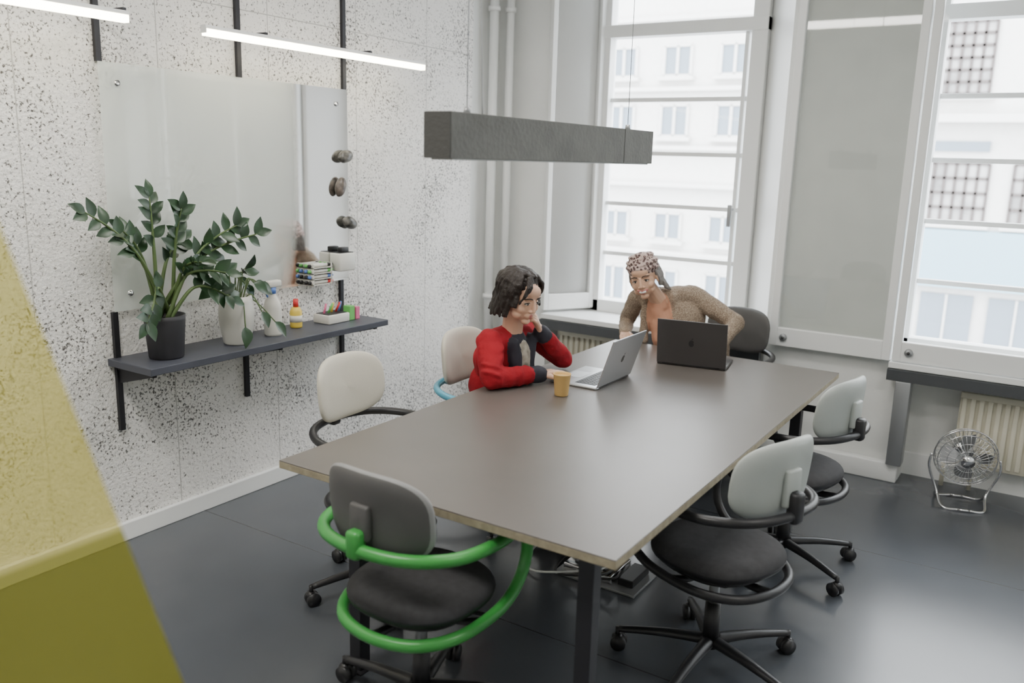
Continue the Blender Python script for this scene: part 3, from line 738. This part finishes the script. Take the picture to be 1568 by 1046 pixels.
le=V((-1.48,4.66,.885));lw=V((-1.49,4.44,.79))
b.c(ls,.062,le,.050,'knit');b.c(le,.048,lw,.036,'knit')
for t in(.25,.5,.8):
    b.e(ls.lerp(le,t),(.024,.061-.008*t,.061-.008*t),'knit',Matrix.Rotation(.5,3,'Y'));b.e(rs.lerp(re,t),(.052,.052,.02),'knit')
for s,ky in((-1,4.36),(1,4.34)):
    h=V((-1.60+s*.09,4.72,.545));k=V((-1.62+s*.12,ky,.535));a=V((-1.62+s*.13,ky+.03,.10))
    b.c(h,.088,k,.062,'jeans');b.c(k,.06,a.lerp(k,.6),.055,'jeans');b.c(a.lerp(k,.6),.055,a,.036,'jeans');b.c(a+V((0,.03,-.055)),.036,a+V((0,-.14,-.066)),.030,'shoe')
b.build('body',.006,5,W2,disp=.006,dscale=20,bias={'rust':.006})
b=Body();hand(b,rw,(.45,-.85,-.12),(0,-.1,1),1,'skin2',.22);b.build('hand_right',.003,2,W2)
b=Body();hand(b,lw,(-.35,-.9,-.10),(0,-.1,1),-1,'skin2',.22);b.build('hand_left',.003,2,W2)
b=Body()
b.e(P(-.025,0,.062),(.106,.088,.080),'leopard',rot);b.e(P(-.060,0,.035),(.075,.080,.075),'leopard',rot);b.e(P(-.125,.01,.02),(.035,.045,.035),'leopard',rot)
for i in range(5):
    til=(-.35,.30,-.15,.45,.1)[i];z0=.060+.016*i;n=20;pts=[]
    for j in range(n):
        a=j*2*math.pi/n;u=z0+.028*til*math.sin(a)+.012*math.cos(a);k=math.sqrt(max(.08,1-((u-.062)/.086)**2))
        pts.append(P(-.025+.104*math.cos(a)*k,.087*math.sin(a)*k,u))
    for j in range(n):b.c(pts[j],.0085,pts[(j+1)%n],.0085,'leopard')
b.build('headscarf',.0040,1,W2)
b=Body()
for s in(-1,1):
    for i in range(8):
        f=.008-.014*i;b.strand([P(f,s*.070,.035),P(f-.008,s*.081,-.01),P(f-.02,s*.076,-.055-.004*i)],.010,.007,'hairg')
for i in range(9):
    b.strand([P(-.06-.004*i,.055,.0),P(-.07-.004*i,.078,-.045),P(-.075-.005*i,.088+.002*i,-.10-.003*i)],.011,.006,'hairg')
b.build('hair',.0040,1,W2,disp=.002,dscale=80)
# ------------------------------------------------------------------ added sheet imitating a reflection of yellow furniture (foreground, left)
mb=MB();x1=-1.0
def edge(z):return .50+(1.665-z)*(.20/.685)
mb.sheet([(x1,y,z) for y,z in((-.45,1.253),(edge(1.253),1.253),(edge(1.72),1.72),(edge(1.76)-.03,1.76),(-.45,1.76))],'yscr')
mb.sheet([(x1,y,z) for y,z in((-.45,.03),(edge(.03),.03),(edge(1.253),1.253),(-.45,1.253))],'yrefld')
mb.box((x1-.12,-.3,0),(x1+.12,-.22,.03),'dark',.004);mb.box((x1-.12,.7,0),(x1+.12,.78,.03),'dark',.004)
mb.obj('yellow_reflection_sheet')
# ------------------------------------------------------------------ world & lights
w=bpy.data.worlds.new('sky');bpy.context.scene.world=w;w.use_nodes=True
bg=w.node_tree.nodes['Background'];bg.inputs[0].default_value=(.88,.94,1.0,1);bg.inputs[1].default_value=18.
for x0,x1 in OP:
    l=bpy.data.lights.new('portal','AREA');l.shape='RECTANGLE';l.size=x1-x0;l.size_y=2.3;l.cycles.is_portal=True
    o=bpy.data.objects.new('window_daylight',l);COL.objects.link(o);o.location=((x0+x1)/2,5.60,1.85);o.rotation_euler=(-math.pi/2,0,0)
for x,y,e in((-1.9,.8,65),(-1.6,3.2,40),(1.0,2.2,35)):  # unseen area lights added as fill to brighten the room
    l=bpy.data.lights.new('fill_light','AREA');l.shape='RECTANGLE';l.size=1.4;l.size_y=.5;l.energy=e;l.color=(1,.96,.90)
    o=bpy.data.objects.new('fill_light',l);COL.objects.link(o);o.location=(x,y,3.17)
# ------------------------------------------------------------------ camera
cam=bpy.data.cameras.new('camera');cam.sensor_width=36;cam.lens=36*1312.6/1568
cam.dof.use_dof=True;cam.dof.focus_distance=3.7;cam.dof.aperture_fstop=2.0;cam.clip_start=.05
co=bpy.data.objects.new('camera',cam);COL.objects.link(co)
co.matrix_world=Matrix.Translation((0,0,1.75))@(Matrix.Rotation(.56619,4,'Z')@Matrix.Rotation(math.pi/2-.21014,4,'X')@Matrix.Rotation(.028903,4,'Z'))
bpy.context.scene.camera=co
